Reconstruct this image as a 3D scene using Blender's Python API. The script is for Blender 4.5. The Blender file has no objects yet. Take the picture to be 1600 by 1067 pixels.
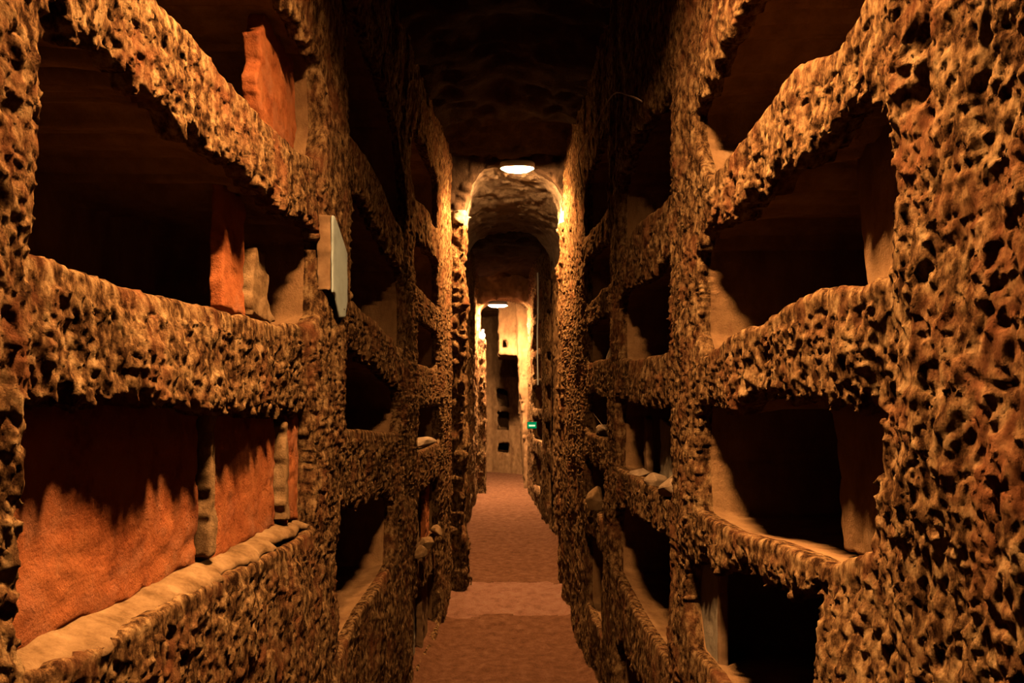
import bpy, bmesh, math, random
import numpy as np
from mathutils import Vector

# ---------------------------------------------------------------- camera, world, exposure
scene = bpy.context.scene
COL = scene.collection
F, VX, VY, EYE = 1150.0, 790.0, 620.0, 1.5          # focal length in px, vanishing point, eye height

cam_d = bpy.data.cameras.new('camera')
cam = bpy.data.objects.new('camera', cam_d)
COL.objects.link(cam)
cam.location = (0, 0, EYE)
cam.rotation_euler = (math.pi / 2, 0, 0)
cam_d.sensor_width = 36.0
cam_d.lens = F / 1600 * 36.0
cam_d.shift_x = (800 - VX) / 1600
cam_d.shift_y = (VY - 533.5) / 1600
cam_d.clip_start = 0.02
scene.camera = cam

world = bpy.data.worlds.new('world')
scene.world = world
world.use_nodes = True
bgn = world.node_tree.nodes['Background']
bgn.inputs[0].default_value = (0.0, 0.0, 0.0, 1)
bgn.inputs[1].default_value = 0.0

vs = scene.view_settings
vs.view_transform = 'Standard'
vs.look = 'None'
vs.gamma = 1.0
vs.use_curve_mapping = False
vs.exposure = 0.0
scene.cycles.diffuse_bounces = 1          # dark rock: later bounces are too weak to show at this exposure

# radiance of the lit diffusers and colour of the light; the lamps themselves are built with their fixtures below
WARM = (1.0, 0.54, 0.22)
LAMP_NEAR, LAMP_ARCH, LAMP_FAR, BULB = 6400.0, 1700.0, 4200.0, 300.0
BEAM_ARCH, BEAM_FAR = 1050.0, 1500.0        # watts thrown by the lensed fittings

# ---------------------------------------------------------------- noise and surface extraction
rng = np.random.default_rng(7)
LAT = [rng.random((64, 64, 64), dtype=np.float32) for _ in range(3)]


def vn(x, y, z, k=0):
    """smooth value noise in 0..1"""
    L = LAT[k % 3].ravel()
    xi = np.floor(x).astype(np.int32); yi = np.floor(y).astype(np.int32); zi = np.floor(z).astype(np.int32)
    fx = (x - xi).astype(np.float32); fy = (y - yi).astype(np.float32); fz = (z - zi).astype(np.float32)
    fx = fx * fx * (3 - 2 * fx); fy = fy * fy * (3 - 2 * fy); fz = fz * fz * (3 - 2 * fz)
    x0 = (xi & 63) << 12; x1 = ((xi + 1) & 63) << 12
    y0 = (yi & 63) << 6; y1 = ((yi + 1) & 63) << 6
    z0 = zi & 63; z1 = (zi + 1) & 63
    def row(a, b):
        v0 = L[a + b + z0]; v1 = L[a + b + z1]
        return v0 + (v1 - v0) * fz
    a = row(x0, y0); b = row(x0, y1); c = row(x1, y0); d = row(x1, y1)
    ab = a + (b - a) * fy
    cd = c + (d - c) * fy
    return ab + (cd - ab) * fx


def billow(x, y, z, k=0):
    return np.abs(2 * vn(x, y, z, k) - 1)


def worley(y, z, seed=0):
    """distance to the nearest scattered point and that cell's own random height"""
    R1 = LAT[0].reshape(64, -1)[seed % 64]; R2 = LAT[1].reshape(64, -1)[seed % 64]; R3 = LAT[2].reshape(64, -1)[seed % 64]
    yi = np.floor(y).astype(np.int32); zi = np.floor(z).astype(np.int32)
    best = np.full(y.shape, 9.0, np.float32); val = np.zeros(y.shape, np.float32)
    for a in (-1, 0, 1):
        for b in (-1, 0, 1):
            h = ((yi + a) & 63) * 64 + ((zi + b) & 63)
            d = (yi + a + R1[h] - y) ** 2 + (zi + b + R2[h] - z) ** 2
            m = d < best
            best = np.where(m, d, best); val = np.where(m, R3[h], val)
    return np.sqrt(best).astype(np.float32), val


def surface_nets(f, ax, ay, az):
    """f>0 is rock. Returns verts in grid coordinates (N,3) and quads (M,4)."""
    nx, ny, nz = f.shape
    s = f > 0
    cnt = np.zeros((nx - 1, ny - 1, nz - 1), np.int8)
    for i in (0, 1):
        for j in (0, 1):
            for k in (0, 1):
                cnt += s[i:nx - 1 + i, j:ny - 1 + j, k:nz - 1 + k]
    act = (cnt > 0) & (cnt < 8)
    I, J, K = np.nonzero(act)
    n = len(I)
    idx = np.full(act.shape, -1, np.int32)
    idx[I, J, K] = np.arange(n, dtype=np.int32)
    acc = np.zeros((n, 3), np.float32)
    num = np.zeros(n, np.float32)
    co = {}
    for i in (0, 1):
        for j in (0, 1):
            for k in (0, 1):
                co[(i, j, k)] = f[I + i, J + j, K + k]
    for a in range(3):
        for p in (0, 1):
            for q in (0, 1):
                c0 = [p, q]; c0.insert(a, 0)
                c1 = [p, q]; c1.insert(a, 1)
                v0 = co[tuple(c0)]; v1 = co[tuple(c1)]
                m = (v0 > 0) != (v1 > 0)
                t = np.where(m, v0 / np.where(m, v0 - v1, 1), 0)
                for b in range(3):
                    acc[:, b] += np.where(m, t if b == a else c0[b], 0)
                num += m
    acc /= num[:, None]
    base = np.stack([I, J, K], 1)
    V = np.empty((n, 3), np.float32)
    for b, axis in enumerate((ax, ay, az)):
        i0 = base[:, b]
        V[:, b] = axis[i0] + (axis[i0 + 1] - axis[i0]) * acc[:, b]
    quads = []
    for a in range(3):
        sl0 = [slice(1, -1)] * 3; sl1 = [slice(1, -1)] * 3
        sl0[a] = slice(0, -1); sl1[a] = slice(1, None)
        s0 = s[tuple(sl0)]; s1 = s[tuple(sl1)]
        off = [1, 1, 1]; off[a] = 0
        for flip in (False, True):
            E = np.stack(np.nonzero((s0 & ~s1) if not flip else (~s0 & s1)), 1)
            if not len(E):
                continue
            E = E + np.array(off)
            b, c = (a + 1) % 3, (a + 2) % 3
            def cell(db, dc):
                P = E.copy(); P[:, b] += db; P[:, c] += dc
                return idx[P[:, 0], P[:, 1], P[:, 2]]
            q = np.stack([cell(-1, -1), cell(0, -1), cell(0, 0), cell(-1, 0)], 1)
            quads.append(q[:, ::-1] if flip else q)
    Q = np.concatenate(quads)
    return V, Q[(Q >= 0).all(1)]


def mesh_np(name, V, Q, smooth=True):
    me = bpy.data.meshes.new(name)
    nv, nq = len(V), len(Q)
    me.vertices.add(nv)
    me.vertices.foreach_set('co', np.ascontiguousarray(V, np.float32).ravel())
    me.loops.add(nq * 4)
    me.loops.foreach_set('vertex_index', np.ascontiguousarray(Q, np.int32).ravel())
    me.polygons.add(nq)
    me.polygons.foreach_set('loop_start', np.arange(0, nq * 4, 4, dtype=np.int32))
    me.polygons.foreach_set('loop_total', np.full(nq, 4, np.int32))
    if smooth:
        me.polygons.foreach_set('use_smooth', np.ones(nq, bool))
    me.update(calc_edges=True)
    return me


def submesh(name, V, Q, mask):
    q = Q[mask]
    u, inv = np.unique(q, return_inverse=True)
    return mesh_np(name, V[u], inv.reshape(-1, 4))


def link(name, me, mat, parent=None, **props):
    o = bpy.data.objects.new(name, me)
    COL.objects.link(o)
    if me is not None and mat is not None:
        me.materials.append(mat)
    if parent is not None:
        o.parent = parent
    for k, v in props.items():
        o[k] = v
    return o


def part_on(name, me, mat, parent):
    """part given in world coordinates under a parent that may have moved"""
    o = link(name, me, mat, parent)
    o.matrix_parent_inverse = parent.matrix_basis.inverted()
    return o


def thing(name, label, cat, loc=(0, 0, 0), group=None):
    o = bpy.data.objects.new(name, None)
    o.empty_display_size = 0.05
    COL.objects.link(o)
    o.location = loc
    o['label'] = label
    o['category'] = cat
    if group:
        o['group'] = group
    return o


# ---------------------------------------------------------------- materials
def nodes_of(name):
    m = bpy.data.materials.new(name)
    m.use_nodes = True
    nt = m.node_tree
    b = nt.nodes['Principled BSDF']
    b.inputs['Specular IOR Level'].default_value = 0.0
    return m, nt, b


def rock_material(name, stops, scale=14.0, bump=0.35, dist=0.012, rough=0.95, fine=90.0, stretch=(1, 1, 0.5), patch=None):
    m, nt, b = nodes_of(name)
    N, L = nt.nodes, nt.links
    tc = N.new('ShaderNodeTexCoord')
    mp = N.new('ShaderNodeMapping')
    mp.inputs['Scale'].default_value = stretch
    L.new(tc.outputs['Object'], mp.inputs[0])
    n1 = N.new('ShaderNodeTexNoise'); n1.inputs['Scale'].default_value = scale
    n1.inputs['Detail'].default_value = 6; n1.inputs['Roughness'].default_value = 0.68
    L.new(mp.outputs[0], n1.inputs['Vector'])
    cr = N.new('ShaderNodeValToRGB')
    e = cr.color_ramp.elements
    while len(e) < len(stops):
        e.new(0.5)
    for el, (p, c) in zip(e, stops):
        el.position = p
        el.color = (*c, 1)
    L.new(n1.outputs['Fac'], cr.inputs[0])
    out = cr.outputs[0]
    if patch:
        pc, pscale, lo, hi = patch
        n3 = N.new('ShaderNodeTexNoise'); n3.inputs['Scale'].default_value = pscale
        n3.inputs['Detail'].default_value = 4; n3.inputs['Roughness'].default_value = 0.7
        L.new(tc.outputs['Object'], n3.inputs['Vector'])
        mr = N.new('ShaderNodeMapRange')
        mr.inputs[1].default_value = lo; mr.inputs[2].default_value = hi
        L.new(n3.outputs['Fac'], mr.inputs[0])
        mx = N.new('ShaderNodeMix'); mx.data_type = 'RGBA'
        L.new(mr.outputs[0], mx.inputs[0])
        L.new(out, mx.inputs[6])
        mx.inputs[7].default_value = (*pc, 1)
        out = mx.outputs[2]
    L.new(out, b.inputs['Base Color'])
    b.inputs['Roughness'].default_value = rough
    n2 = N.new('ShaderNodeTexNoise'); n2.inputs['Scale'].default_value = fine
    n2.inputs['Detail'].default_value = 8; n2.inputs['Roughness'].default_value = 0.72
    L.new(mp.outputs[0], n2.inputs['Vector'])
    bp = N.new('ShaderNodeBump')
    bp.inputs['Strength'].default_value = bump
    bp.inputs['Distance'].default_value = dist
    L.new(n2.outputs['Fac'], bp.inputs['Height'])
    n4 = N.new('ShaderNodeTexNoise'); n4.inputs['Scale'].default_value = fine * 2.7
    n4.inputs['Detail'].default_value = 6; n4.inputs['Roughness'].default_value = 0.7
    L.new(tc.outputs['Object'], n4.inputs['Vector'])
    bq = N.new('ShaderNodeBump')
    bq.inputs['Strength'].default_value = bump
    bq.inputs['Distance'].default_value = dist * 0.6
    L.new(n4.outputs['Fac'], bq.inputs['Height'])
    L.new(bp.outputs[0], bq.inputs['Normal'])
    L.new(bq.outputs[0], b.inputs['Normal'])
    return m


TUFF = rock_material('tuff_rough', [(0.39, (0.016, 0.007, 0.003)), (0.475, (0.062, 0.031, 0.0125)), (0.54, (0.112, 0.061, 0.024)), (0.64, (0.182, 0.113, 0.050))],
                     scale=50, bump=1.0, dist=0.03, fine=75, patch=((0.085, 0.030, 0.012), 6, 0.50, 0.72))
TUFF_IN = rock_material('tuff_carved', [(0.3, (0.0603, 0.0295, 0.0127)), (0.55, (0.0977, 0.0536, 0.0228)), (0.8, (0.1272, 0.0770, 0.0375))],
                        scale=12, bump=0.5, dist=0.012, fine=60)
TUFF_SHADE = rock_material('tuff_shaded', [(0.3, (0.0126, 0.0072, 0.0042)), (0.55, (0.0252, 0.0150, 0.0084)), (0.8, (0.0432, 0.0270, 0.0150))],
                     scale=9, bump=0.6, dist=0.02, fine=40)  # shade of the unlit ceilings and lintel put into the rock colour
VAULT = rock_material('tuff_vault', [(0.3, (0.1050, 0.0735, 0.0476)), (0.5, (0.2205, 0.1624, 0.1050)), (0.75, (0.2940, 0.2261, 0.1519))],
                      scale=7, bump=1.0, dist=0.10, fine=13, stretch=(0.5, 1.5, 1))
EARTH = rock_material('trodden_earth', [(0.3, (0.0505, 0.0218, 0.0106)), (0.5, (0.0783, 0.0343, 0.0168)), (0.72, (0.1061, 0.0505, 0.0265))],
                      scale=16, bump=0.9, dist=0.03, fine=34, stretch=(1, 1, 1))
TERRA = rock_material('terracotta', [(0.3, (0.0659, 0.0163, 0.0057)), (0.46, (0.1255, 0.0377, 0.0125)), (0.62, (0.1438, 0.0477, 0.0163)), (0.78, (0.1644, 0.0804, 0.0388))],
                      scale=11, bump=0.7, dist=0.01, fine=45, stretch=(1, 1, 1), patch=((0.125, 0.052, 0.026), 9, 0.50, 0.72))
MORTAR = rock_material('lime_mortar', [(0.35, (0.040, 0.022, 0.009)), (0.5, (0.074, 0.043, 0.019)), (0.7, (0.112, 0.070, 0.034))],
                       scale=18, bump=0.6, dist=0.008, fine=70, stretch=(1, 1, 1))
MARBLE = rock_material('pale_marble', [(0.3, (0.0876, 0.0971, 0.0853)), (0.55, (0.1127, 0.1283, 0.1181)), (0.8, (0.1311, 0.1468, 0.1386))],
                       scale=9, bump=0.15, dist=0.004, fine=40, rough=0.6, stretch=(1, 1, 1))
MARBLE_EDGE = rock_material('stained_marble', [(0.3, (0.0469, 0.0253, 0.0116)), (0.6, (0.0781, 0.0458, 0.0224)), (0.8, (0.1127, 0.0706, 0.0391))],
                            scale=20, bump=0.3, dist=0.004, fine=60, stretch=(1, 1, 1))
PALE = rock_material('pale_stone', [(0.3, (0.0729, 0.0452, 0.0230)), (0.6, (0.1204, 0.0826, 0.0486)), (0.8, (0.1530, 0.1094, 0.0655))],
                     scale=14, bump=0.5, dist=0.01, fine=50, stretch=(1, 1, 1))
GREYSTONE = rock_material('grey_stone', [(0.3, (0.0763, 0.0589, 0.0384)), (0.6, (0.1178, 0.0936, 0.0626)), (0.8, (0.1457, 0.1178, 0.0831))],
                          scale=10, bump=0.4, dist=0.01, fine=50, stretch=(1, 1, 0.5))


def plain(name, col, rough=0.5, metal=0.0, emit=None, strength=0):
    m, nt, b = nodes_of(name)
    b.inputs['Base Color'].default_value = (*col, 1)
    b.inputs['Roughness'].default_value = rough
    b.inputs['Metallic'].default_value = metal
    if emit:
        b.inputs['Emission Color'].default_value = (*emit, 1)
        b.inputs['Emission Strength'].default_value = strength
    return m


HOUSING = plain('grey_plastic', (0.16, 0.17, 0.19), 0.5)
GLOW_NEAR = plain('lit_diffuser_near', (0.9, 0.9, 0.9), 0.4, 0, WARM, LAMP_NEAR)
GLOW_ARCH = plain('lit_diffuser_arch', (0.9, 0.9, 0.9), 0.4, 0, WARM, LAMP_ARCH)
GLOW_FAR = plain('lit_diffuser_far', (0.9, 0.9, 0.9), 0.4, 0, (1.0, 0.62, 0.33), LAMP_FAR)
GLOW_PINK = plain('lit_bulb', (0.9, 0.8, 0.8), 0.4, 0, (1.0, 0.45, 0.38), BULB)
CABLE = plain('dusty_cable', (0.10, 0.065, 0.045), 0.7)
STEEL = plain('pale_conduit', (0.22, 0.21, 0.19), 0.5, 0.2)
SIGN_GREEN = plain('lit_green_panel', (0.0, 0.22, 0.11), 0.4, 0, (0.0, 0.26, 0.14), 0.35)
SIGN_PALE = plain('lit_pale_mark', (0.4, 0.8, 0.6), 0.4, 0, (0.30, 0.85, 0.58), 0.6)
BLACK = plain('dark_metal', (0.03, 0.03, 0.03), 0.5)

# ---------------------------------------------------------------- the galleries' plan
# outer gallery: wall faces as a function of the distance d along the passage
WL0, WLK = 0.54, 0.045
WR0, WRK = 0.50, 0.020


def half(side, d):
    if side < 0:
        return WL0 - WLK * np.maximum(0, d - 2.5)
    return WR0 - WRK * np.maximum(0, d - 2.5)


def on_wall(side, px, py, u=0.0):
    """photo pixel to (d, z) on the outer gallery's wall, u metres into the rock"""
    p = abs(px - VX) / F
    w0, k = (WL0, WLK) if side < 0 else (WR0, WRK)
    d = (w0 + u) / p
    if d > 2.5:
        d = (w0 + u + 2.5 * k) / (p + k)
    return (d, EYE + (VY - py) * d / F)


def on_inner(px, py, side=1):
    p = abs(px - VX) / F
    d = 0.8376 / (p + 0.044) if side > 0 else 0.43 / p
    return (d, EYE + (VY - py) * d / F)


def inner_half(side, d):
    return 0.60 - 0.044 * (d - 5.4) if side > 0 else 0.43 + 0 * d


def poly_sd(Y, Z, poly):
    """signed distance, positive inside the polygon"""
    P = np.array(poly, np.float32)
    best = np.full(Y.shape, 1e9, np.float32)
    inside = np.zeros(Y.shape, bool)
    n = len(P)
    for i in range(n):
        a = P[i]; b = P[(i + 1) % n]
        e = b - a
        wy = Y - a[0]; wz = Z - a[1]
        t = np.clip((wy * e[0] + wz * e[1]) / (e @ e + 1e-12), 0, 1)
        dd = (wy - e[0] * t) ** 2 + (wz - e[1] * t) ** 2
        best = np.minimum(best, dd)
        c = (a[1] > Z) != (b[1] > Z)
        if e[1] != 0:
            xi = a[0] + (Z - a[1]) * e[0] / e[1]
            inside ^= c & (Y < xi)
    return np.where(inside, np.sqrt(best), -np.sqrt(best))


def smin(a, b, k):
    h = np.clip(0.5 + 0.5 * (b - a) / k, 0, 1)
    return b + (a - b) * h - k * h * (1 - h)


def axis(pieces):
    out = [pieces[0][0]]
    for lo, hi, step in pieces:
        n = max(1, int(round((hi - lo) / step)))
        out += list(np.linspace(lo, hi, n + 1)[1:])
    return np.array(out, np.float32)


def log_axis(lo, hi, rel, least):
    out = [lo]
    while out[-1] < hi:
        out.append(out[-1] + max(least, rel * max(out[-1], 0.01)))
    return out


def build_wall(name, side, half_fn, ys, zs, us, niches, pillars, label, rough=0.0053, grain=1.0, seed=0, proud=0.010):
    """carved rock wall: niches = [(polygon in d,z ; depth)], pillars = [(d0, d1)]; one part per pillar, ledge run and niche"""
    Yg, Zg = np.meshgrid(ys, zs, indexing='ij')
    sd = np.full(Yg.shape, -9.0, np.float32)
    dep = np.zeros(Yg.shape, np.float32)
    which = np.full(Yg.shape, -1, np.int32)
    for i, (poly, D) in enumerate(niches):
        s = poly_sd(Yg, Zg, poly)
        m = s > sd
        sd = np.where(m, s, sd); dep = np.where(m, D, dep); which = np.where(m, i, which)
    # slow undulation of the face; pillars stand a little proud
    und = (vn(0 * Yg + seed, Yg * 2.6 + 3, Zg * 2.2 + 9, 1) - 0.5) * 0.035 + (vn(0 * Yg + seed + 5, Yg * 7, Zg * 4, 2) - 0.5) * 0.02
    for a, b in pillars:
        und = und + proud * np.clip(np.minimum(Yg - a, b - Yg) / 0.03, 0, 1)
    U = us[:, None, None]
    front = U + und[None]
    gz = np.gradient(sd, zs, axis=1)
    top = np.clip(-gz * 3.0 - 1.7, 0, 1) * (np.abs(sd) < 0.12)      # overhanging lips hang in crumbs and fringes
    low = np.clip(gz * 1.4 - 0.2, 0, 1) * (sd > -0.035)             # sills are worn smooth
    rag = top * ((vn(0 * Yg + 11 + seed, Yg * 42 * grain, Zg * 5, 0) - 0.6) * 0.050 + (vn(0 * Yg + 3 + seed, Yg * 90 * grain, Zg * 9, 1) - 0.5) * 0.022)
    rag += (1 - top) * (1 - low) * (vn(0 * Yg + 11 + seed, Yg * 25, Zg * 16, 2) - 0.5) * 0.008
    sd_r = sd + rag
    flare = 0.015 * np.clip(U / 0.1, 0, 1)
    void = np.minimum(sd_r[None] + flare, dep[None] - U)
    f = smin(front, -void, 0.016).astype(np.float32)
    band = np.abs(f) < 0.05
    I, J, K = np.nonzero(band)
    u = us[I]; y = ys[J]; z = zs[K]
    X = u * 1.0 + 40 + seed
    g = grain
    wy = (vn(0 * Yg + 2, Yg * 30 * g, Zg * 30 * g, 1) - 0.5) * 0.018 / g
    wz = (vn(0 * Yg + 6, Yg * 30 * g, Zg * 30 * g, 2) - 0.5) * 0.022 / g
    F1, r1 = worley((Yg + wy) * 62 * g, (Zg + wz) * 36 * g, seed)
    F2, r2 = worley((Yg + wy) * 135 * g, (Zg + wz) * 84 * g, seed + 9)
    crust = 0.40 * (r1 - 0.5) + 0.85 * (0.55 - F1) + 0.60 * (r2 - 0.5) + 0.7 * (0.5 - F2)
    crust -= 0.9 * np.clip(0.05 - r1, 0, 1) / 0.05 * np.clip(1.2 - F1 * 1.6, 0, 1)
    crust += 1.5 * (vn(0 * Yg + 8, Yg * 16, Zg * 9, 0) - 0.5) + 1.1 * (vn(0 * Yg + 4, Yg * 40, Zg * 14, 2) - 0.5)
    n = crust[J, K] + 0.75 * (billow(X * 62 * g, y * 70 * g, z * 50 * g, 1) - 0.4) - 0.5 * np.clip(vn(X * 26, y * 44 * g, z * 22 * g, 0) - 0.74, 0, 1) * 3
    inward = np.clip((u + und[J, K] - 0.02) / 0.04, 0, 1)
    amp = rough * (1 - 0.82 * inward) * (1 - 0.6 * low[J, K])
    f[I, J, K] += (amp * n * 1.6).astype(np.float32)
    V, Q = surface_nets(f, us, ys, zs)
    C = V[Q].mean(1)
    jj = np.clip(np.searchsorted(ys, C[:, 1]), 0, len(ys) - 1)
    kk = np.clip(np.searchsorted(zs, C[:, 2]), 0, len(zs) - 1)
    # which part each face belongs to
    inn = (C[:, 0] > 0.045) & (sd[jj, kk] > -0.05)
    code = np.zeros(len(Q), np.int32)
    code[inn] = 1000 + which[jj, kk][inn]
    mids = []
    for i, (a, b) in enumerate(pillars):
        m = ~inn & (C[:, 1] >= a) & (C[:, 1] < b)
        code[m] = 2000 + i
    # ledges: the rock left between the niches of one bay
    edges = [-1e9] + [e for p in pillars for e in p] + [1e9]
    zc = np.array([np.mean([p[1] for p in n_[0]]) for n_ in niches])
    yc = np.array([np.mean([p[0] for p in n_[0]]) for n_ in niches])
    lc = 0
    for b in range(0, len(edges) - 1, 2):
        lo, hi = edges[b], edges[b + 1]
        inb = (yc > lo) & (yc < hi)
        zz = np.sort(zc[inb])
        for i in range(len(zz) - 1):
            m = (code == 0) & (C[:, 1] >= lo) & (C[:, 1] < hi) & (C[:, 2] >= zz[i]) & (C[:, 2] < zz[i + 1])
            code[m] = 3000 + lc
            lc += 1
    # to world
    W = V.copy()
    W[:, 0] = side * (half_fn(side, V[:, 1]) + V[:, 0])
    q = Q if side > 0 else Q[:, ::-1]
    q = q[:, ::-1]
    root = link(name, submesh(name, W, q, code == 0), TUFF, kind='structure', label=label)
    for c in np.unique(code):
        if c == 0 or (code == c).sum() < 12:
            continue
        nm = {1: 'burial_niche', 2: 'pillar', 3: 'ledge'}[c // 1000]
        link(nm, submesh(nm, W, q, code == c), TUFF_IN if c // 1000 == 1 else TUFF, root)
    return root


def Lp(*pts):
    return [on_wall(-1, *p) for p in pts]


def Rp(*pts):
    return [on_wall(1, *p) for p in pts]


def rect(d0, d1, z0, z1, j=0.0):
    return [(d0, z0 + j), (d0 + 0.02, z1 - 0.02), (d0 + 0.06, z1), (d1 - 0.05, z1 + j), (d1, z1 - 0.04), (d1, z0 + 0.03), (d1 - 0.04, z0)]


DEEP = 0.48
left_niches = [
    (Lp((50, 390), (52, 200), (66, 30), (100, 22), (140, 34), (200, 110), (270, 160), (285, 200), (330, 222), (400, 282), (450, 330), (490, 352),
        (499, 380), (497, 490), (485, 508), (440, 506), (360, 490), (300, 470), (200, 440), (100, 410)), DEEP),
    ([(0.86, 2.24)] + Lp((255, -2), (300, 40), (340, 84), (385, 150), (420, 190), (470, 235), (500, 248), (506, 200), (502, 105), (488, 70), (466, 30))
     + [(1.80, 2.50), (0.88, 2.52)], DEEP),
    (Lp((40, 1050), (30, 960), (30, 700), (38, 612), (120, 612), (200, 626), (310, 636), (420, 640), (484, 645), (490, 700), (490, 820), (478, 836),
        (365, 893), (235, 958), (155, 1008), (80, 1040)), 0.46),
    (rect(0.9, 2.0, 0.2, 0.58), 0.4),
    (Lp((543, 208), (580, 256), (603, 305), (632, 372), (634, 300), (625, 200), (600, 130), (560, 20), (543, -30)), DEEP),
    (Lp((543, 290), (562, 306), (580, 332), (610, 392), (630, 425), (634, 470), (634, 545), (610, 525), (580, 495), (543, 468)), DEEP),
    (Lp((530, 520), (575, 560), (622, 602), (628, 640), (622, 676), (600, 676), (560, 670), (530, 668)), DEEP),
    (Lp((524, 794), (560, 786), (612, 768), (616, 800), (614, 880), (600, 905), (570, 950), (540, 1010), (526, 1030)), DEEP),
    (rect(3.88, 4.80, 2.58, 2.92), DEEP),
    (rect(3.88, 4.80, 2.07, 2.36, 0.02), DEEP),
    (rect(3.88, 4.80, 1.68, 1.92), DEEP),
    (rect(3.88, 4.80, 1.20, 1.46), DEEP),
    (rect(3.86, 4.80, 0.64, 0.99), 0.36),
    (rect(3.86, 4.80, 0.03, 0.44), 0.34),
    (rect(-1.0, 0.60, 1.70, 2.0), 0.4), (rect(-1.0, 0.60, 1.15, 1.5), 0.4),
]
left_pillars = [(0.63, 0.835), (2.125, 2.46), (3.60, 3.86), (4.82, 5.6)]

right_niches = [
    (Rp((1080, 175), (1120, 92), (1165, 5)) + [(1.40, 2.34), (0.98, 2.36), (0.86, 2.20), (0.90, 2.06)]
     + Rp((1350, 6), (1322, 52), (1308, 72), (1250, 102), (1190, 182), (1150, 240), (1112, 276), (1094, 268), (1080, 215)), DEEP),
    (Rp((1084, 390), (1100, 352), (1150, 342), (1200, 287), (1250, 242), (1300, 202), (1330, 157), (1362, 142), (1388, 168), (1396, 230),
        (1390, 380), (1384, 428), (1350, 440), (1285, 448), (1200, 500), (1130, 532), (1092, 556), (1084, 520)), DEEP),
    (Rp((1088, 632), (1150, 632), (1200, 606), (1250, 622), (1300, 622), (1345, 634), (1352, 660), (1352, 790), (1338, 855), (1290, 878), (1265, 868),
        (1200, 843), (1135, 826), (1088, 798), (1084, 720)), DEEP),
    (Rp((1074, 868), (1100, 876), (1160, 882), (1200, 896), (1240, 916), (1270, 926), (1280, 960), (1280, 1090), (1250, 1180), (1160, 1120), (1075, 1010), (1068, 940)), DEEP),
    (Rp((1045, 140), (1043, 300), (1020, 330), (1000, 352), (972, 386), (964, 380), (964, 300), (985, 235), (1010, 180)), DEEP),
    (Rp((1046, 400), (1030, 402), (1010, 432), (970, 452), (964, 480), (964, 558), (985, 562), (1010, 556), (1040, 549), (1047, 530)), DEEP),
    (Rp((1042, 628), (1000, 628), (964, 614), (962, 650), (962, 728), (985, 742), (1010, 756), (1040, 785), (1045, 760)), 0.40),
    (Rp((1044, 836), (1000, 806), (962, 786), (958, 830), (958, 890), (975, 925), (1000, 972), (1030, 1020), (1044, 1035)), DEEP),
    (rect(2.32, 3.25, 0.06, 0.45), 0.4),
    (rect(3.49, 4.30, 2.42, 2.78), DEEP),
    (rect(3.49, 4.30, 2.03, 2.27, 0.02), DEEP),
    (rect(3.49, 4.30, 1.69, 1.91), DEEP),
    (rect(3.49, 4.30, 1.30, 1.53), DEEP),
    (rect(3.49, 4.30, 0.90, 1.16), DEEP),
    (rect(3.49, 4.30, 0.30, 0.74), DEEP),
    (rect(-1.1, 0.36, 1.66, 1.94), 0.4), (rect(-1.1, 0.36, 1.2, 1.5), 0.4),
]
right_pillars = [(0.40, 0.96), (1.97, 2.26), (3.24, 3.47), (4.32, 5.6)]

ys_out = np.array(list(np.linspace(-1.3, 0.55, 40)) + log_axis(0.56, 5.58, 0.0060, 0.0042), np.float32)
zs_out = axis([(-0.05, 0.6, 0.013), (0.6, 1.0, 0.009), (1.0, 2.15, 0.0047), (2.15, 2.5, 0.008), (2.5, 3.45, 0.014)])
us_out = axis([(-0.06, 0.07, 0.0052), (0.07, 0.08, 0.01), (0.08, 0.14, 0.012), (0.14, 0.56, 0.028)])

build_wall('wall_left', -1, half, ys_out, zs_out, us_out, left_niches, left_pillars, 'rough tuff wall with the red tile-closed burial niche', seed=0)
build_wall('wall_right', 1, half, ys_out, zs_out, us_out, right_niches, right_pillars, 'rough tuff wall with the broad pitted pillar', seed=17)


# ---------------------------------------------------------------- arch at the end of the outer gallery, and its vault
def arch_profile(X, Z, xl, xr, spring, crown):
    """positive inside the opening"""
    cx = (xl + xr) / 2; hw = (xr - xl) / 2
    side = hw - np.abs(X - cx)
    q = np.clip(np.abs(X - cx) / hw, 0, 1)
    top = spring + (crown - spring) * np.clip(1 - q ** 2.6, 0, 1) ** 0.5
    return np.minimum(side, top - Z)


def csg_mesh(xs, ys, zs, void_fn, rough, grain, seed, streak=(1, 1, 1)):
    X, Y, Z = np.meshgrid(xs, ys, zs, indexing='ij')
    f = (-void_fn(X, Y, Z)).astype(np.float32)
    I, J, K = np.nonzero(np.abs(f) < 0.08)
    x, y, z = xs[I] + seed, ys[J], zs[K]
    s = 20 * grain
    n = 0.7 * billow(x * s * streak[0], y * s * streak[1], z * s * streak[2], 0) + 0.4 * billow(x * s * 2.1, y * s * 2.1, z * s * 1.6, 1)
    n += 0.8 * (vn(x * 7, y * 7, z * 5, 2) - 0.5) - 0.35
    f[I, J, K] += (rough * n * 1.8).astype(np.float32)
    return surface_nets(f, xs, ys, zs)


def arch_void(X, Y, Z):
    wob = 0.015 * np.sin(Z * 7) + 0.012 * np.sin(Z * 17 + 1)
    doorway = arch_profile(X, Z, -0.310 + wob, 0.425 + wob * 0.8, 2.90, 3.23)
    t = np.clip((Y - 5.85) / 0.2, 0, 1)
    xr = 0.425 + t * (0.60 - 0.044 * (Y - 5.4) - 0.425)
    xl = -0.31 - t * 0.12
    hall = arch_profile(X, Z, xl, xr, 2.84, 3.24 + 0.04 * np.sin((Y - 5) * 3))
    v = np.where(Y < 5.85, doorway, hall)
    return np.maximum(v, 5.5 - Y)


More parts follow.
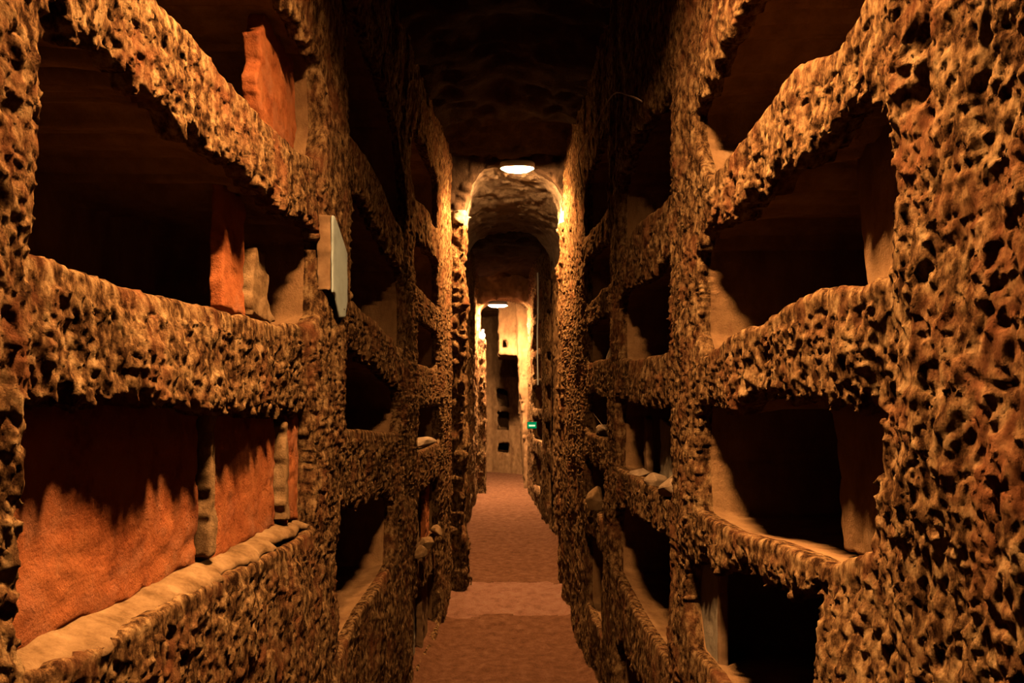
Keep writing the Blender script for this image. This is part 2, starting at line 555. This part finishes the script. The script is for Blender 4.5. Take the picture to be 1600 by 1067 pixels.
xs_a = axis([(-0.72, 0.86, 0.0175)])
ys_a = axis([(5.40, 6.0, 0.0165), (6.0, 7.9, 0.03)])
zs_a = axis([(-0.05, 3.55, 0.0175)])
V, Q = csg_mesh(xs_a, ys_a, zs_a, arch_void, 0.030, 0.8, 23)
Q = Q[:, ::-1]
C = V[Q].mean(1)
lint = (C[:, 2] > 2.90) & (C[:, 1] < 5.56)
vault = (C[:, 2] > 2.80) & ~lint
pl = ~lint & ~vault & (C[:, 1] < 5.9) & (C[:, 0] < 0)
pr = ~lint & ~vault & (C[:, 1] < 5.9) & (C[:, 0] >= 0)
rest = ~(lint | vault | pl | pr)
root = link('wall_arch', submesh('wall_arch', V, Q, rest), TUFF_IN, kind='structure', label='rock cross-wall pierced by the arched passage')
link('lintel', submesh('lintel', V, Q, lint), TUFF_SHADE, root)
link('vault', submesh('vault', V, Q, vault), VAULT, root)
link('pier', submesh('pier', V, Q, pl), TUFF, root)
link('pier', submesh('pier', V, Q, pr), TUFF, root)

# ---------------------------------------------------------------- inner gallery beyond the arch
rows = [(2.62, 2.92), (2.12, 2.46), (1.74, 2.02), (1.34, 1.64), (0.92, 1.24), (0.28, 0.72)]
inner_right = []
for d0, d1 in ((7.9, 8.6), (8.95, 10.35)):
    for i, (a, b) in enumerate(rows):
        inner_right.append((rect(d0 + 0.03 * (i % 2), d1 - 0.05 * (i % 3), a, b, 0.03 * ((i % 2) - 0.5)), 0.40))
inner_left = []
for d0, d1 in ((7.9, 8.4), (8.65, 9.5), (9.75, 10.5)):
    for i, (a, b) in enumerate(rows):
        inner_left.append((rect(d0 + 0.02 * (i % 2), d1 - 0.04 * (i % 3), a, b, 0.02 * ((i % 2) - 0.5)), 0.40))
ys_in = axis([(7.7, 11.1, 0.030)])
zs_in = axis([(-0.05, 3.5, 0.024)])
us_in = axis([(-0.12, 0.12, 0.022), (0.12, 0.5, 0.05)])
build_wall('wall_inner_right', 1, inner_half, ys_in, zs_in, us_in, inner_right, [(7.5, 7.88), (8.62, 8.93), (10.38, 11.2)],
           'far gallery wall with the small green sign', rough=0.010, grain=0.6, seed=31)
build_wall('wall_inner_left', -1, inner_half, ys_in, zs_in, us_in, inner_left, [(7.5, 7.88), (8.42, 8.63), (9.52, 9.73), (10.52, 11.2)],
           'far gallery wall with the pink bulb', rough=0.010, grain=0.6, seed=47)


# far end: second arch, overhanging block and the wall where the passage turns
def boxv(X, Y, Z, x0, x1, y0, y1, z0, z1):
    return np.minimum(np.minimum(np.minimum(X - x0, x1 - X), np.minimum(Y - y0, y1 - Y)), np.minimum(Z - z0, z1 - Z))


def end_void(X, Y, Z):
    v = 11.0 - Y
    v = np.maximum(v, np.minimum(np.minimum(arch_profile(X, Z, -0.385, 0.345, 2.76, 2.96), X + 0.385 - 0.085 * np.clip((2.45 - Z) / 0.12, 0, 1)), 11.45 - Y))
    room = boxv(X, Y, Z, -1.5, 0.42, 11.4, 14.25 + 0.5 * 0, -1, 3.05)
    # slanting back wall
    room = np.minimum(room, 14.0 - 0.9 * X - Y)
    v = np.maximum(v, room)
    block = boxv(X, Y, Z, -0.115, 0.6, 11.9, 13.2, 2.17, 3.6)
    jamb = boxv(X + 0.10 * (Z - 1.2) * 0.5, Y, Z, 0.25, 0.6, 11.7, 13.4, -1, 3.6)
    v = np.minimum(v, -np.maximum(block, jamb))
    nich = boxv(X, Y, Z, -0.05, 0.03, 11.8, 12.2, 2.30, 2.42)
    for z0, z1 in ((1.32, 1.66), (0.86, 1.22), (0.42, 0.62)):
        nich = np.maximum(nich, boxv(X, Y, Z, -0.16, 0.06, 13.4, 14.7, z0, z1))
    return np.maximum(v, nich)


V, Q = csg_mesh(axis([(-1.55, 0.75, 0.026)]), axis([(10.9, 14.75, 0.03)]), axis([(-0.05, 3.5, 0.028)]), end_void, 0.022, 0.7, 61)
Q = Q[:, ::-1]
C = V[Q].mean(1)
far_l = (C[:, 2] > 2.72) & (C[:, 1] < 11.06)
far_p1 = ~far_l & (C[:, 1] < 11.42) & (C[:, 0] < 0)
far_p2 = ~far_l & (C[:, 1] < 11.42) & (C[:, 0] >= 0)
far_b = ~(far_l | far_p1 | far_p2) & (C[:, 1] < 13.25) & (C[:, 1] > 11.8) & (C[:, 0] > -0.15) & (C[:, 2] > 2.1) & (C[:, 2] < 3.0)
far_r = ~(far_l | far_p1 | far_p2 | far_b)
root = link('wall_end', submesh('wall_end', V, Q, far_r), TUFF_IN, kind='structure', label='rock at the turn of the passage under the far arch')
link('lintel', submesh('lintel', V, Q, far_l), TUFF_IN, root)
link('pier', submesh('pier', V, Q, far_p1), TUFF, root)
link('pier', submesh('pier', V, Q, far_p2), TUFF, root)
link('overhanging_block', submesh('overhanging_block', V, Q, far_b), TUFF_IN, root)


# ---------------------------------------------------------------- floor and ceilings
def sheet(xs, ys, zfn, flip=False):
    X, Y = np.meshgrid(xs, ys, indexing='ij')
    Z = zfn(X, Y)
    Vv = np.stack([X.ravel(), Y.ravel(), Z.ravel()], 1)
    nx, ny = X.shape
    i = np.arange(nx * ny).reshape(nx, ny)
    q = np.stack([i[:-1, :-1].ravel(), i[1:, :-1].ravel(), i[1:, 1:].ravel(), i[:-1, 1:].ravel()], 1)
    return Vv, (q[:, ::-1] if flip else q)


def floor_z(X, Y):
    o = 0 * X
    z = 0.03 * (vn(X * 2.2, Y * 2.0, o, 0) - 0.5) + 0.018 * (vn(X * 9, Y * 9, o + 3, 1) - 0.5) + 0.010 * (vn(X * 30, Y * 30, o + 5, 2) - 0.5)
    z += 0.05 * np.clip((Y - 5.02) / 0.45, 0, 1) ** 0.8                       # shallow step under the arch
    z += 0.10 * np.clip((np.abs(X) - 0.36) / 0.2, 0, 1) ** 2                   # earth banked against the walls
    return z


Vf, Qf = sheet(axis([(-1.7, -0.7, 0.1), (-0.7, 0.75, 0.018), (0.75, 0.95, 0.1)]), axis([(-1.3, 2.6, 0.1), (2.6, 7.0, 0.02), (7.0, 14.9, 0.05)]), floor_z)
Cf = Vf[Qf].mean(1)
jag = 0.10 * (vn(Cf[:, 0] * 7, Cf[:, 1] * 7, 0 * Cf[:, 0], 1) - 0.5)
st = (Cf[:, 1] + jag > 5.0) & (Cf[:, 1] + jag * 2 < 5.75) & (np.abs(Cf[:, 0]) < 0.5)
floor = link('floor', submesh('floor', Vf, Qf, ~st), EARTH, kind='structure', label='trodden reddish earth floor of the passage')
STEPM = rock_material('pale_step', [(0.3, (0.0931, 0.0414, 0.0235)), (0.5, (0.1268, 0.0602, 0.0360)), (0.72, (0.1483, 0.0794, 0.0494))],
                      scale=14, bump=0.9, dist=0.03, fine=34, stretch=(1, 1, 1))  # paler, pinker tone than the floor around the step
link('pale_step', submesh('pale_step', Vf, Qf, st), STEPM, floor)


def ceil_z(X, Y):
    o = 0 * X
    return 3.33 + 0.10 * (vn(X * 3, Y * 3, o + 2, 0) - 0.5) + 0.06 * (billow(X * 9, Y * 9, o, 1) - 0.5) - 0.25 * np.clip(np.abs(X) - 0.35, 0, 1)


Vc, Qc = sheet(axis([(-0.85, 0.85, 0.04)]), axis([(-1.3, 5.6, 0.04)]), ceil_z, True)
ceiling = link('ceiling', mesh_np('ceiling', Vc, Qc), TUFF_SHADE, kind='structure', label='dark rough rock ceiling of the passage')
Vc, Qc = sheet(axis([(-0.95, 0.95, 0.06)]), axis([(7.7, 11.2, 0.06)]), ceil_z, True)
link('inner_ceiling', mesh_np('inner_ceiling', Vc, Qc), TUFF_SHADE, ceiling)
# the gallery is closed behind the viewer
Vb, Qb = sheet(axis([(-0.9, 0.9, 0.1)]), axis([(0, 3.5, 0.1)]), lambda X, Y: 0.05 * (vn(X * 5, Y * 5, 0 * X, 0) - 0.5))
Vb = np.stack([Vb[:, 0], -1.28 + Vb[:, 2], Vb[:, 1]], 1)
link('wall_back', mesh_np('wall_back', Vb, Qb[:, ::-1]), TUFF, kind='structure', label='rock face closing the passage')


# ---------------------------------------------------------------- small builders
def rock_prism(name, poly, to3, thick, mat, rough=0.004, seg=0.0, parent=None, seed=1, bevel=0.004):
    """broken slab: polygon (a,b), thickness t, worn edges and pitted faces; to3(a,b,t) puts it in the place"""
    P = np.array(poly, np.float32)
    lo = P.min(0); hi = P.max(0)
    st = max(0.004, min(0.009, float((hi - lo).max()) / 70))
    pad = 3 * st
    aa = np.arange(lo[0] - pad, hi[0] + pad, st, dtype=np.float32)
    bb = np.arange(lo[1] - pad, hi[1] + pad, st, dtype=np.float32)
    tt = np.linspace(-0.025, thick + 0.025, max(10, int((thick + 0.05) / 0.005)), dtype=np.float32)
    A, B = np.meshgrid(aa, bb, indexing='ij')
    sd = poly_sd(A, B, poly) + (vn(A * 40 + seed, B * 40, 0 * A, 0) - 0.5) * rough * 2.2
    face = np.minimum(tt, thick - tt)
    f = smin(np.repeat(sd[:, :, None], len(tt), 2), face[None, None, :] + 0 * sd[:, :, None], max(bevel, 0.003))
    A3 = A[:, :, None]; B3 = B[:, :, None]; T3 = tt[None, None, :]
    A3, B3, T3 = np.broadcast_arrays(A3, B3, T3)
    n = (vn(A3 * 13 + seed, B3 * 13, T3 * 13, 1) - 0.5) * 1.3 + (billow(A3 * 34 + seed, B3 * 30, T3 * 34, 2) - 0.35) * 0.7
    n = n - np.clip(vn(A3 * 24 + seed, B3 * 18 + 4, T3 * 20, 0) - 0.76, 0, 1) * 4
    f = (f + rough * n).astype(np.float32)
    V_, Q_ = surface_nets(f, aa, bb, tt)
    p0 = np.array(to3(0.5, 0.5, 0.5)); ex = np.array(to3(1.5, 0.5, 0.5)) - p0; ey = np.array(to3(0.5, 1.5, 0.5)) - p0; et = np.array(to3(0.5, 0.5, 1.5)) - p0
    W_ = np.array([to3(float(a), float(b), float(t)) for a, b, t in V_], np.float32)
    if np.dot(np.cross(ex, ey), et) <= 0:
        Q_ = Q_[:, ::-1]
    return link(name, mesh_np(name, W_, Q_), mat, parent)


def tag(o, label, cat, group=None):
    o['label'] = label
    o['category'] = cat
    if group:
        o['group'] = group
    return o


def wall_to3(side, u):
    return lambda a, b, t: Vector((side * (float(half(side, a)) + u + t), a, b))


def wall_slab(name, side, poly, u, thick, mat, label, cat, group=None, lean=0.0, **kw):
    w = float(half(side, np.mean([p[0] for p in poly])))
    z0 = min(p[1] for p in poly)
    return tag(rock_prism(name, poly, lambda a, b, t: Vector((side * (w + u + t + lean * (b - z0)), a, b)), thick, mat, **kw), label, cat, group)


def chunk(name, loc, size, mat, label, cat, seed, group=None):
    # an angular broken lump: hull of scattered points, lightly chamfered
    bm = bmesh.new()
    r = random.Random(seed)
    for _ in range(22):
        v = Vector((r.gauss(0, 1), r.gauss(0, 1), r.gauss(0, 1))).normalized() * r.uniform(0.75, 1.0)
        v.z = max(v.z, -0.45)
        bm.verts.new((v.x * size[0], v.y * size[1], (v.z + 0.45) * size[2]))
    h = bmesh.ops.convex_hull(bm, input=bm.verts[:])
    bmesh.ops.delete(bm, geom=[g for g in h['geom_interior'] if isinstance(g, bmesh.types.BMVert)], context='VERTS')
    bmesh.ops.bevel(bm, geom=bm.edges[:], offset=min(size) * 0.07, segments=1, affect='EDGES')
    me = bpy.data.meshes.new(name)
    bm.to_mesh(me); bm.free()
    o = link(name, me, mat)
    o.location = loc
    o.rotation_euler = (0, 0, r.uniform(-0.4, 0.4))
    return tag(o, label, cat, group)


# ---------------------------------------------------------------- terracotta closing tiles and slabs, outer gallery, left wall
UB = 0.058
Lb = lambda px, py: on_wall(-1, px, py, UB)
t1 = wall_slab('terracotta_tile', -1, [(0.80, 1.180), (1.43, 1.172), (1.44, 1.505), (0.80, 1.505)], UB, 0.035, TERRA,
               'broad weathered red terracotta tile standing on its pale mortar ledge', 'tile', 'closing tiles of the low niche', rough=0.006, seg=0.022, seed=3)
t2 = wall_slab('terracotta_tile', -1, [(1.465, 1.172), (1.90, 1.164), (1.90, 1.505), (1.455, 1.505)], UB - 0.004, 0.035, TERRA,
               'red terracotta tile between the mortar seam and the narrow bright tile', 'tile', 'closing tiles of the low niche', rough=0.005, seg=0.022, seed=9)
t3 = wall_slab('terracotta_tile', -1, [(1.925, 1.164), (2.06, 1.16), (2.06, 1.505), (1.94, 1.505)], UB - 0.02, 0.03, TERRA,
               'narrow bright orange tile piece against the pillar', 'tile', 'closing tiles of the low niche', rough=0.006, seg=0.03, seed=14)
m1 = rock_prism('mortar_seam', [(1.432, 1.185), (1.462, 1.185), (1.462, 1.40), (1.472, 1.50), (1.450, 1.50), (1.440, 1.38)], wall_to3(-1, UB - 0.022), 0.035,
                MORTAR, parent=t1, rough=0.007, seg=0.02, seed=4)
m2 = rock_prism('mortar_seam', [(1.895, 1.18), (1.925, 1.18), (1.923, 1.36), (1.918, 1.44), (1.902, 1.42)], wall_to3(-1, UB - 0.03), 0.035,
                MORTAR, parent=t2, rough=0.006, seg=0.02, seed=6)
# mortar bed on the ledge below the tiles
bed = rock_prism('mortar_bed', [(0.83, 0.004), (0.9, -0.008), (1.0, -0.010), (1.1, 0.004), (1.2, -0.004), (1.4, 0.004), (1.6, 0.0), (1.8, 0.006), (2.05, 0.01),
                                (2.06, UB + 0.02), (0.82, UB + 0.02)],
                 lambda a, b, t: Vector((-(0.54 + b), a, 1.140 + t + 0.30 * b - 0.02 * (a - 1.4))), 0.022, MORTAR, rough=0.007, seed=8, bevel=0.022)
tag(bed, 'pale tan mortar bed along the ledge under the red tiles', 'mortar bed')

# middle niche: broken closing tile near the pillar
c1 = wall_slab('terracotta_tile', -1, [(1.60, 1.695), (1.735, 1.69), (1.735, 1.97), (1.61, 1.97)], 0.075, 0.03, TERRA,
               'broken red tile upright in the middle niche beside a pale stone stub', 'tile', rough=0.004, seed=21)
c2 = wall_slab('stone_stub', -1, [(1.735, 1.69), (1.89, 1.69), (1.86, 1.74), (1.845, 1.865), (1.75, 1.855)], 0.055, 0.05, MORTAR,
               'pale mortared stone stub leaning on the broken red tile', 'stone', rough=0.008, seed=22)
# upper niche: closing tile
c3 = wall_slab('terracotta_tile', -1, [(1.90, 2.19), (2.24, 2.19), (2.24, 2.50), (1.92, 2.50), (1.885, 2.45), (1.862, 2.415), (1.87, 2.385), (1.888, 2.36), (1.848, 2.31), (1.855, 2.27)], 0.085, 0.04, TERRA,
               'tall red tile with a ragged glowing edge in the top niche', 'tile', rough=0.006, seed=25)
# marble plaque on the pillar
pl_poly = [(2.125, 1.80), (2.125, 2.025), (2.155, 2.03), (2.21, 2.01), (2.325, 1.955), (2.325, 1.80), (2.295, 1.745), (2.215, 1.735), (2.155, 1.80)]
pq = wall_slab('marble_plaque', -1, pl_poly, -0.042, 0.008, MARBLE, 'pale grey broken marble plaque fixed on the rock pillar', 'plaque', rough=0.0012, seed=31, bevel=0.003)
rock_prism('mortar_back', [(2.128, 1.81), (2.128, 2.025), (2.16, 2.03), (2.31, 1.94), (2.30, 1.80)], wall_to3(-1, -0.034), 0.04, MARBLE_EDGE, parent=pq,
           rough=0.004, seed=32)

# far bay on the left: uprights
for i, (a, b, z0, z1, u, th, mat, lab, cat) in enumerate([
    (3.89, 4.06, 0.625, 0.98, 0.06, 0.03, GREYSTONE, 'dull grey-brown upright slab in the low left niche by the bay pillar', 'slab'),
    (4.14, 4.32, 0.625, 0.97, 0.045, 0.03, MARBLE_EDGE, 'light upright slab in the low left niche between a grey slab and an orange tile', 'slab'),
    (4.46, 4.70, 0.625, 0.96, 0.04, 0.03, TERRA, 'bright orange upright tile in the low left niche next to the arch', 'tile'),
    (3.90, 4.20, 0.02, 0.42, 0.045, 0.035, GREYSTONE, 'dark upright slab at floor level under the left ledge', 'slab'),
    (4.28, 4.62, 0.02, 0.43, 0.035, 0.035, MARBLE_EDGE, 'tan upright slab at floor level under the left ledge', 'slab')]):
    wall_slab('terracotta_tile' if mat is TERRA else 'stone_slab', -1, [(a, z0), (b, z0), (b - 0.02, z1), (a + 0.015, z1 - 0.03)], u, th, mat, lab, cat, rough=0.006, seed=40 + i)


def ledge_pt(side, d, z, u):
    return (side * (float(half(side, d)) + u), d, z)


for i, (d, z, sz_, near) in enumerate([(3.95, 0.65, (0.05, 0.07, 0.05), 'dull grey-brown upright slab'), (4.2, 0.65, (0.05, 0.09, 0.05), 'light upright slab'),
                                       (4.58, 0.65, (0.05, 0.09, 0.05), 'bright orange upright tile')]):
    chunk('rubble_stone', ledge_pt(-1, d, z - 0.012, -0.012), sz_, MORTAR, 'tan rubble lump on the ledge right before the ' + near, 'stone', 60 + i, 'rubble on the low left ledge')
chunk('rubble_stone', ledge_pt(-1, 4.4, 1.20, 0.05), (0.06, 0.25, 0.045), PALE, 'long pale lump on the left ledge next to the arch', 'stone', 71)

# ---------------------------------------------------------------- right wall
sl = wall_slab('stone_slab', 1, [(1.91, 0.78), (2.2, 0.77), (2.2, 1.12), (2.06, 1.06), (1.98, 1.10), (1.91, 1.13)], 0.050, 0.024, GREYSTONE,
               'thin upright closing slab with pale edge in the lowest right niche', 'slab', rough=0.003, seed=81)
rock_prism('slab_edge', [(1.895, 0.765), (1.912, 0.765), (1.912, 1.135), (1.90, 1.13)], wall_to3(1, 0.048), 0.028, MARBLE_EDGE, parent=sl, rough=0.002, seed=82, bevel=0.002)

for i, (a, b, z1, u, mat, lab) in enumerate([
    (2.36, 2.50, 1.46, 0.075, MARBLE_EDGE, 'broad tan upright slab beside the near pillar, behind the white rubble'),
    (2.62, 2.80, 1.42, 0.09, GREYSTONE, 'olive-grey upright slab standing between two tan slabs behind the white rubble'),
    (2.93, 3.00, 1.43, 0.07, MARBLE_EDGE, 'narrow tan upright slab at the dark end behind the white rubble')]):
    wall_slab('stone_slab', 1, [(a, 1.17), (b, 1.17), (b - 0.01, z1), (a + 0.01, z1 - 0.02)], u, 0.03, mat, lab, 'slab', 'uprights behind the white rubble', rough=0.005, seed=90 + i)
for i, (d, s, lab) in enumerate([
    (2.40, (0.055, 0.10, 0.055), 'large angular cream rubble stone beside the near pillar'),
    (2.66, (0.055, 0.10, 0.04), 'white angular rubble stone between the cream one and the small one'),
    (2.95, (0.045, 0.07, 0.03), 'small white rubble stone at the end of the right ledge row')]):
    chunk('rubble_stone', ledge_pt(1, d, 1.175, 0.045), s, PALE, lab, 'stone', 100 + i, 'white rubble on the right ledge')
chunk('rubble_stone', ledge_pt(1, 3.95, 0.895, 0.015), (0.06, 0.10, 0.09), MORTAR, 'round ochre lump stuck on the low ledge next to the right pier', 'stone', 111)
chunk('rubble_stone', ledge_pt(1, 3.85, 1.295, 0.04), (0.05, 0.13, 0.05), PALE, 'long whitish lump on the right ledge next to the arch pier', 'stone', 112)
for i, (d, h, lean, size_) in enumerate([(3.55, 0.10, 0.2, 'medium'), (3.68, 0.13, 0.3, 'tallest'), (3.8, 0.08, 0.25, 'shortest')]):
    wall_slab('stone_shard', 1, [(d, 1.68), (d + 0.035, 1.68), (d + 0.02, 1.68 + h)], 0.045, 0.018, PALE, size_ + ' thin pale shard standing on the upper right ledge next to the arch pier',
              'stone shard', 'shards on the right ledge', rough=0.002, seed=120 + i, lean=lean)

for d0, d1, z0, z1, zc, lab in ((0.93, 1.215, 1.65, 1.95, 1.86, 'brown upright slab in the upper niche against the broad pitted pillar'),
                                (0.99, 1.30, 1.235, 1.50, 1.40, 'brown upright slab in the middle niche against the broad pitted pillar')):
    wall_slab('stone_slab', 1, [(d0, z0), (d1 - 0.015, z0), (d1, z0 + 0.1), (d1 + 0.01, zc), (d1 + 0.05, z1), (d0, z1)], 0.090, 0.03, TUFF_IN, lab, 'slab', rough=0.005, seed=int(z0 * 100))

# inner gallery uprights on the right
for i, (d, z0, z1, lab) in enumerate([
    (9.35, 0.92, 1.13, 'pale upright slab right under the green sign'),
    (8.05, 0.92, 1.20, 'pale upright slab in the far right niche before the green sign'),
    (9.3, 1.34, 1.58, 'pale upright slab in the niche above the green sign'),
    (7.9, 1.34, 1.60, 'pale upright slab in the niche below the conduit')]):
    w = float(inner_half(1, d))
    tag(rock_prism('stone_slab', [(d, z0), (d + 0.16, z0), (d + 0.15, z1), (d + 0.01, z1 - 0.02)], lambda a, b, t, w=w: Vector((w + 0.06 + t, a, b)), 0.03, PALE, rough=0.004, seed=130 + i),
        lab, 'slab')


# ---------------------------------------------------------------- lamps, sign, cables
def lamp(name, loc, size, label, glow, tilt=0.0, beam=0.0, colour=WARM, rim=-0.024):
    """oval bulkhead fitting: opaque housing above, lit diffuser below"""
    root = thing(name, label, 'lamp', loc)
    L_, W_, H_ = size

    def ring_mesh(nm, prof, mat, n=40):
        bm = bmesh.new()
        rings = []
        for s, z in prof:
            ring = []
            for i in range(n):
                t = 2 * math.pi * i / n
                c, sn = math.cos(t), math.sin(t)
                x = math.copysign(abs(c) ** 0.75, c) * L_ / 2 * s
                y = math.copysign(abs(sn) ** 0.75, sn) * W_ / 2 * s
                ring.append(bm.verts.new((x, y, z)))
            rings.append(ring)
        for a, b in zip(rings, rings[1:]):
            for i in range(n):
                bm.faces.new((a[i], a[(i + 1) % n], b[(i + 1) % n], b[i]))
        bm.faces.new(rings[0][::-1]); bm.faces.new(rings[-1])
        bmesh.ops.recalc_face_normals(bm, faces=bm.faces[:])
        me = bpy.data.meshes.new(nm)
        bm.to_mesh(me); bm.free()
        for p in me.polygons:
            p.use_smooth = len(p.vertices) == 4
        return link(nm, me, mat, root)
    ring_mesh('housing', [(0.80, H_), (0.98, H_ * 0.85), (1.06, 0.012), (1.08, rim), (1.0, rim - 0.002), (0.98, 0.004)], HOUSING)
    ring_mesh('diffuser', [(0.97, 0.003), (0.95, -0.016), (0.84, -0.034), (0.62, -0.046), (0.3, -0.051)], glow)
    if beam:
        ld = bpy.data.lights.new('beam', 'SPOT')
        ld.energy = beam
        ld.color = colour
        ld.spot_size = math.radians(156)
        ld.spot_blend = 0.3
        ld.shadow_soft_size = 0.05
        lo = bpy.data.objects.new('beam', ld)
        COL.objects.link(lo)
        lo.parent = root
        lo.location = (0, 0, -0.075)
    root.rotation_euler = (tilt, 0, 0)
    return root


def tube(name, pts, r, mat, parent=None):
    cu = bpy.data.curves.new(name, 'CURVE')
    cu.dimensions = '3D'
    sp = cu.splines.new('POLY')
    # smooth the run with a Catmull-Rom pass
    P = [Vector(p) for p in pts]
    out = []
    for i in range(len(P) - 1):
        p0 = P[max(i - 1, 0)]; p1 = P[i]; p2 = P[i + 1]; p3 = P[min(i + 2, len(P) - 1)]
        for k in range(6):
            t = k / 6
            out.append(0.5 * ((2 * p1) + (p2 - p0) * t + (2 * p0 - 5 * p1 + 4 * p2 - p3) * t * t + (3 * p1 - p0 - 3 * p2 + p3) * t ** 3))
    out.append(P[-1])
    sp.points.add(len(out) - 1)
    for q, p in zip(sp.points, out):
        q.co = (*p, 1)
    cu.bevel_depth = r
    cu.bevel_resolution = 2
    tmp = bpy.data.objects.new('tmp', cu)
    COL.objects.link(tmp)
    me = bpy.data.meshes.new_from_object(tmp.evaluated_get(bpy.context.evaluated_depsgraph_get()))
    bpy.data.objects.remove(tmp)
    me.name = name
    me.materials.clear()
    return link(name, me, mat, parent)


lamp('bulkhead_lamp', (0.085, 5.32, 3.175), (0.235, 0.17, 0.022), 'oval white bulkhead lamp lit at the crown of the near arch', GLOW_ARCH, math.radians(5), BEAM_ARCH)
lamp('bulkhead_lamp', (-0.115, 10.88, 2.875), (0.28, 0.20, 0.03), 'white bulkhead lamp lit under the far arch', GLOW_FAR, 0.0, BEAM_FAR, (1.0, 0.62, 0.33))
ln = lamp('ceiling_lamp', (0.0, 1.15, 2.95), (0.25, 0.13, 0.06), 'bulkhead lamp hung from the ceiling above the viewer', GLOW_NEAR, rim=-0.066)
hp = tube('hanger', [(0, 0, 0.05), (0, 0, 0.2), (0, 0, 0.39)], 0.012, HOUSING, ln)

# small bare bulb on the far pier
bl = thing('bulb_lamp', 'small pink-white glowing bulb on the far left pier', 'lamp', (-0.350, 10.93, 2.41))
bm = bmesh.new(); bmesh.ops.create_uvsphere(bm, u_segments=20, v_segments=12, radius=0.045)
me = bpy.data.meshes.new('bulb'); bm.to_mesh(me); bm.free()
link('bulb', me, GLOW_PINK, bl)
bm = bmesh.new(); bmesh.ops.create_cone(bm, cap_ends=True, segments=20, radius1=0.026, radius2=0.03, depth=0.06)
for v in bm.verts:
    v.co.z += 0.062
me = bpy.data.meshes.new('socket'); bm.to_mesh(me); bm.free()
link('socket', me, HOUSING, bl)

# green exit sign on the far right wall
sd_, sz = 9.75, 1.125
sx = float(inner_half(1, sd_)) - 0.06
sg = thing('exit_sign', 'small lit green sign on the far right wall', 'sign', (sx, sd_, sz))


def box_me(nm, sx_, sy_, sz_, off=(0, 0, 0), bev=0.006):
    b = bmesh.new()
    bmesh.ops.create_cube(b, size=1.0)
    for v in b.verts:
        v.co = Vector((v.co.x * sx_ + off[0], v.co.y * sy_ + off[1], v.co.z * sz_ + off[2]))
    bmesh.ops.bevel(b, geom=b.edges[:], offset=bev, segments=2, affect='EDGES')
    m_ = bpy.data.meshes.new(nm); b.to_mesh(m_); b.free()
    return m_


link('sign_case', box_me('sign_case', 0.13, 0.04, 0.095), BLACK, sg)
link('sign_face', box_me('sign_face', 0.118, 0.008, 0.082, (0, -0.022, 0), 0.002), SIGN_GREEN, sg)
link('sign_mark', box_me('sign_mark', 0.085, 0.004, 0.024, (0.0, -0.028, -0.005), 0.0015), SIGN_PALE, sg)
sg.rotation_euler = (0, 0, 0)

# conduit on the far right wall
cd = on_inner(850, 425)[0]
cx = float(inner_half(1, cd)) - 0.075
con = tube('conduit', [(cx, cd, 2.97), (cx + 0.005, cd, 2.6), (cx - 0.004, cd, 2.2), (cx + 0.003, cd, 1.64)], 0.009, STEEL)
tag(con, 'thin pale vertical conduit on the far right wall', 'conduit')

# loose cable on the upper right wall
pts = []
for px, py in [(1003, 158), (985, 150), (962, 145), (946, 166), (930, 198), (906, 236), (906, 262), (912, 296)]:
    d, z = on_wall(1, px, py, -0.06)
    pts.append((float(half(1, d)) - 0.06, d, z))
tag(tube('cable', pts, 0.003, CABLE), 'thin loose cable drooping from the upper right rock to the arch', 'cable')
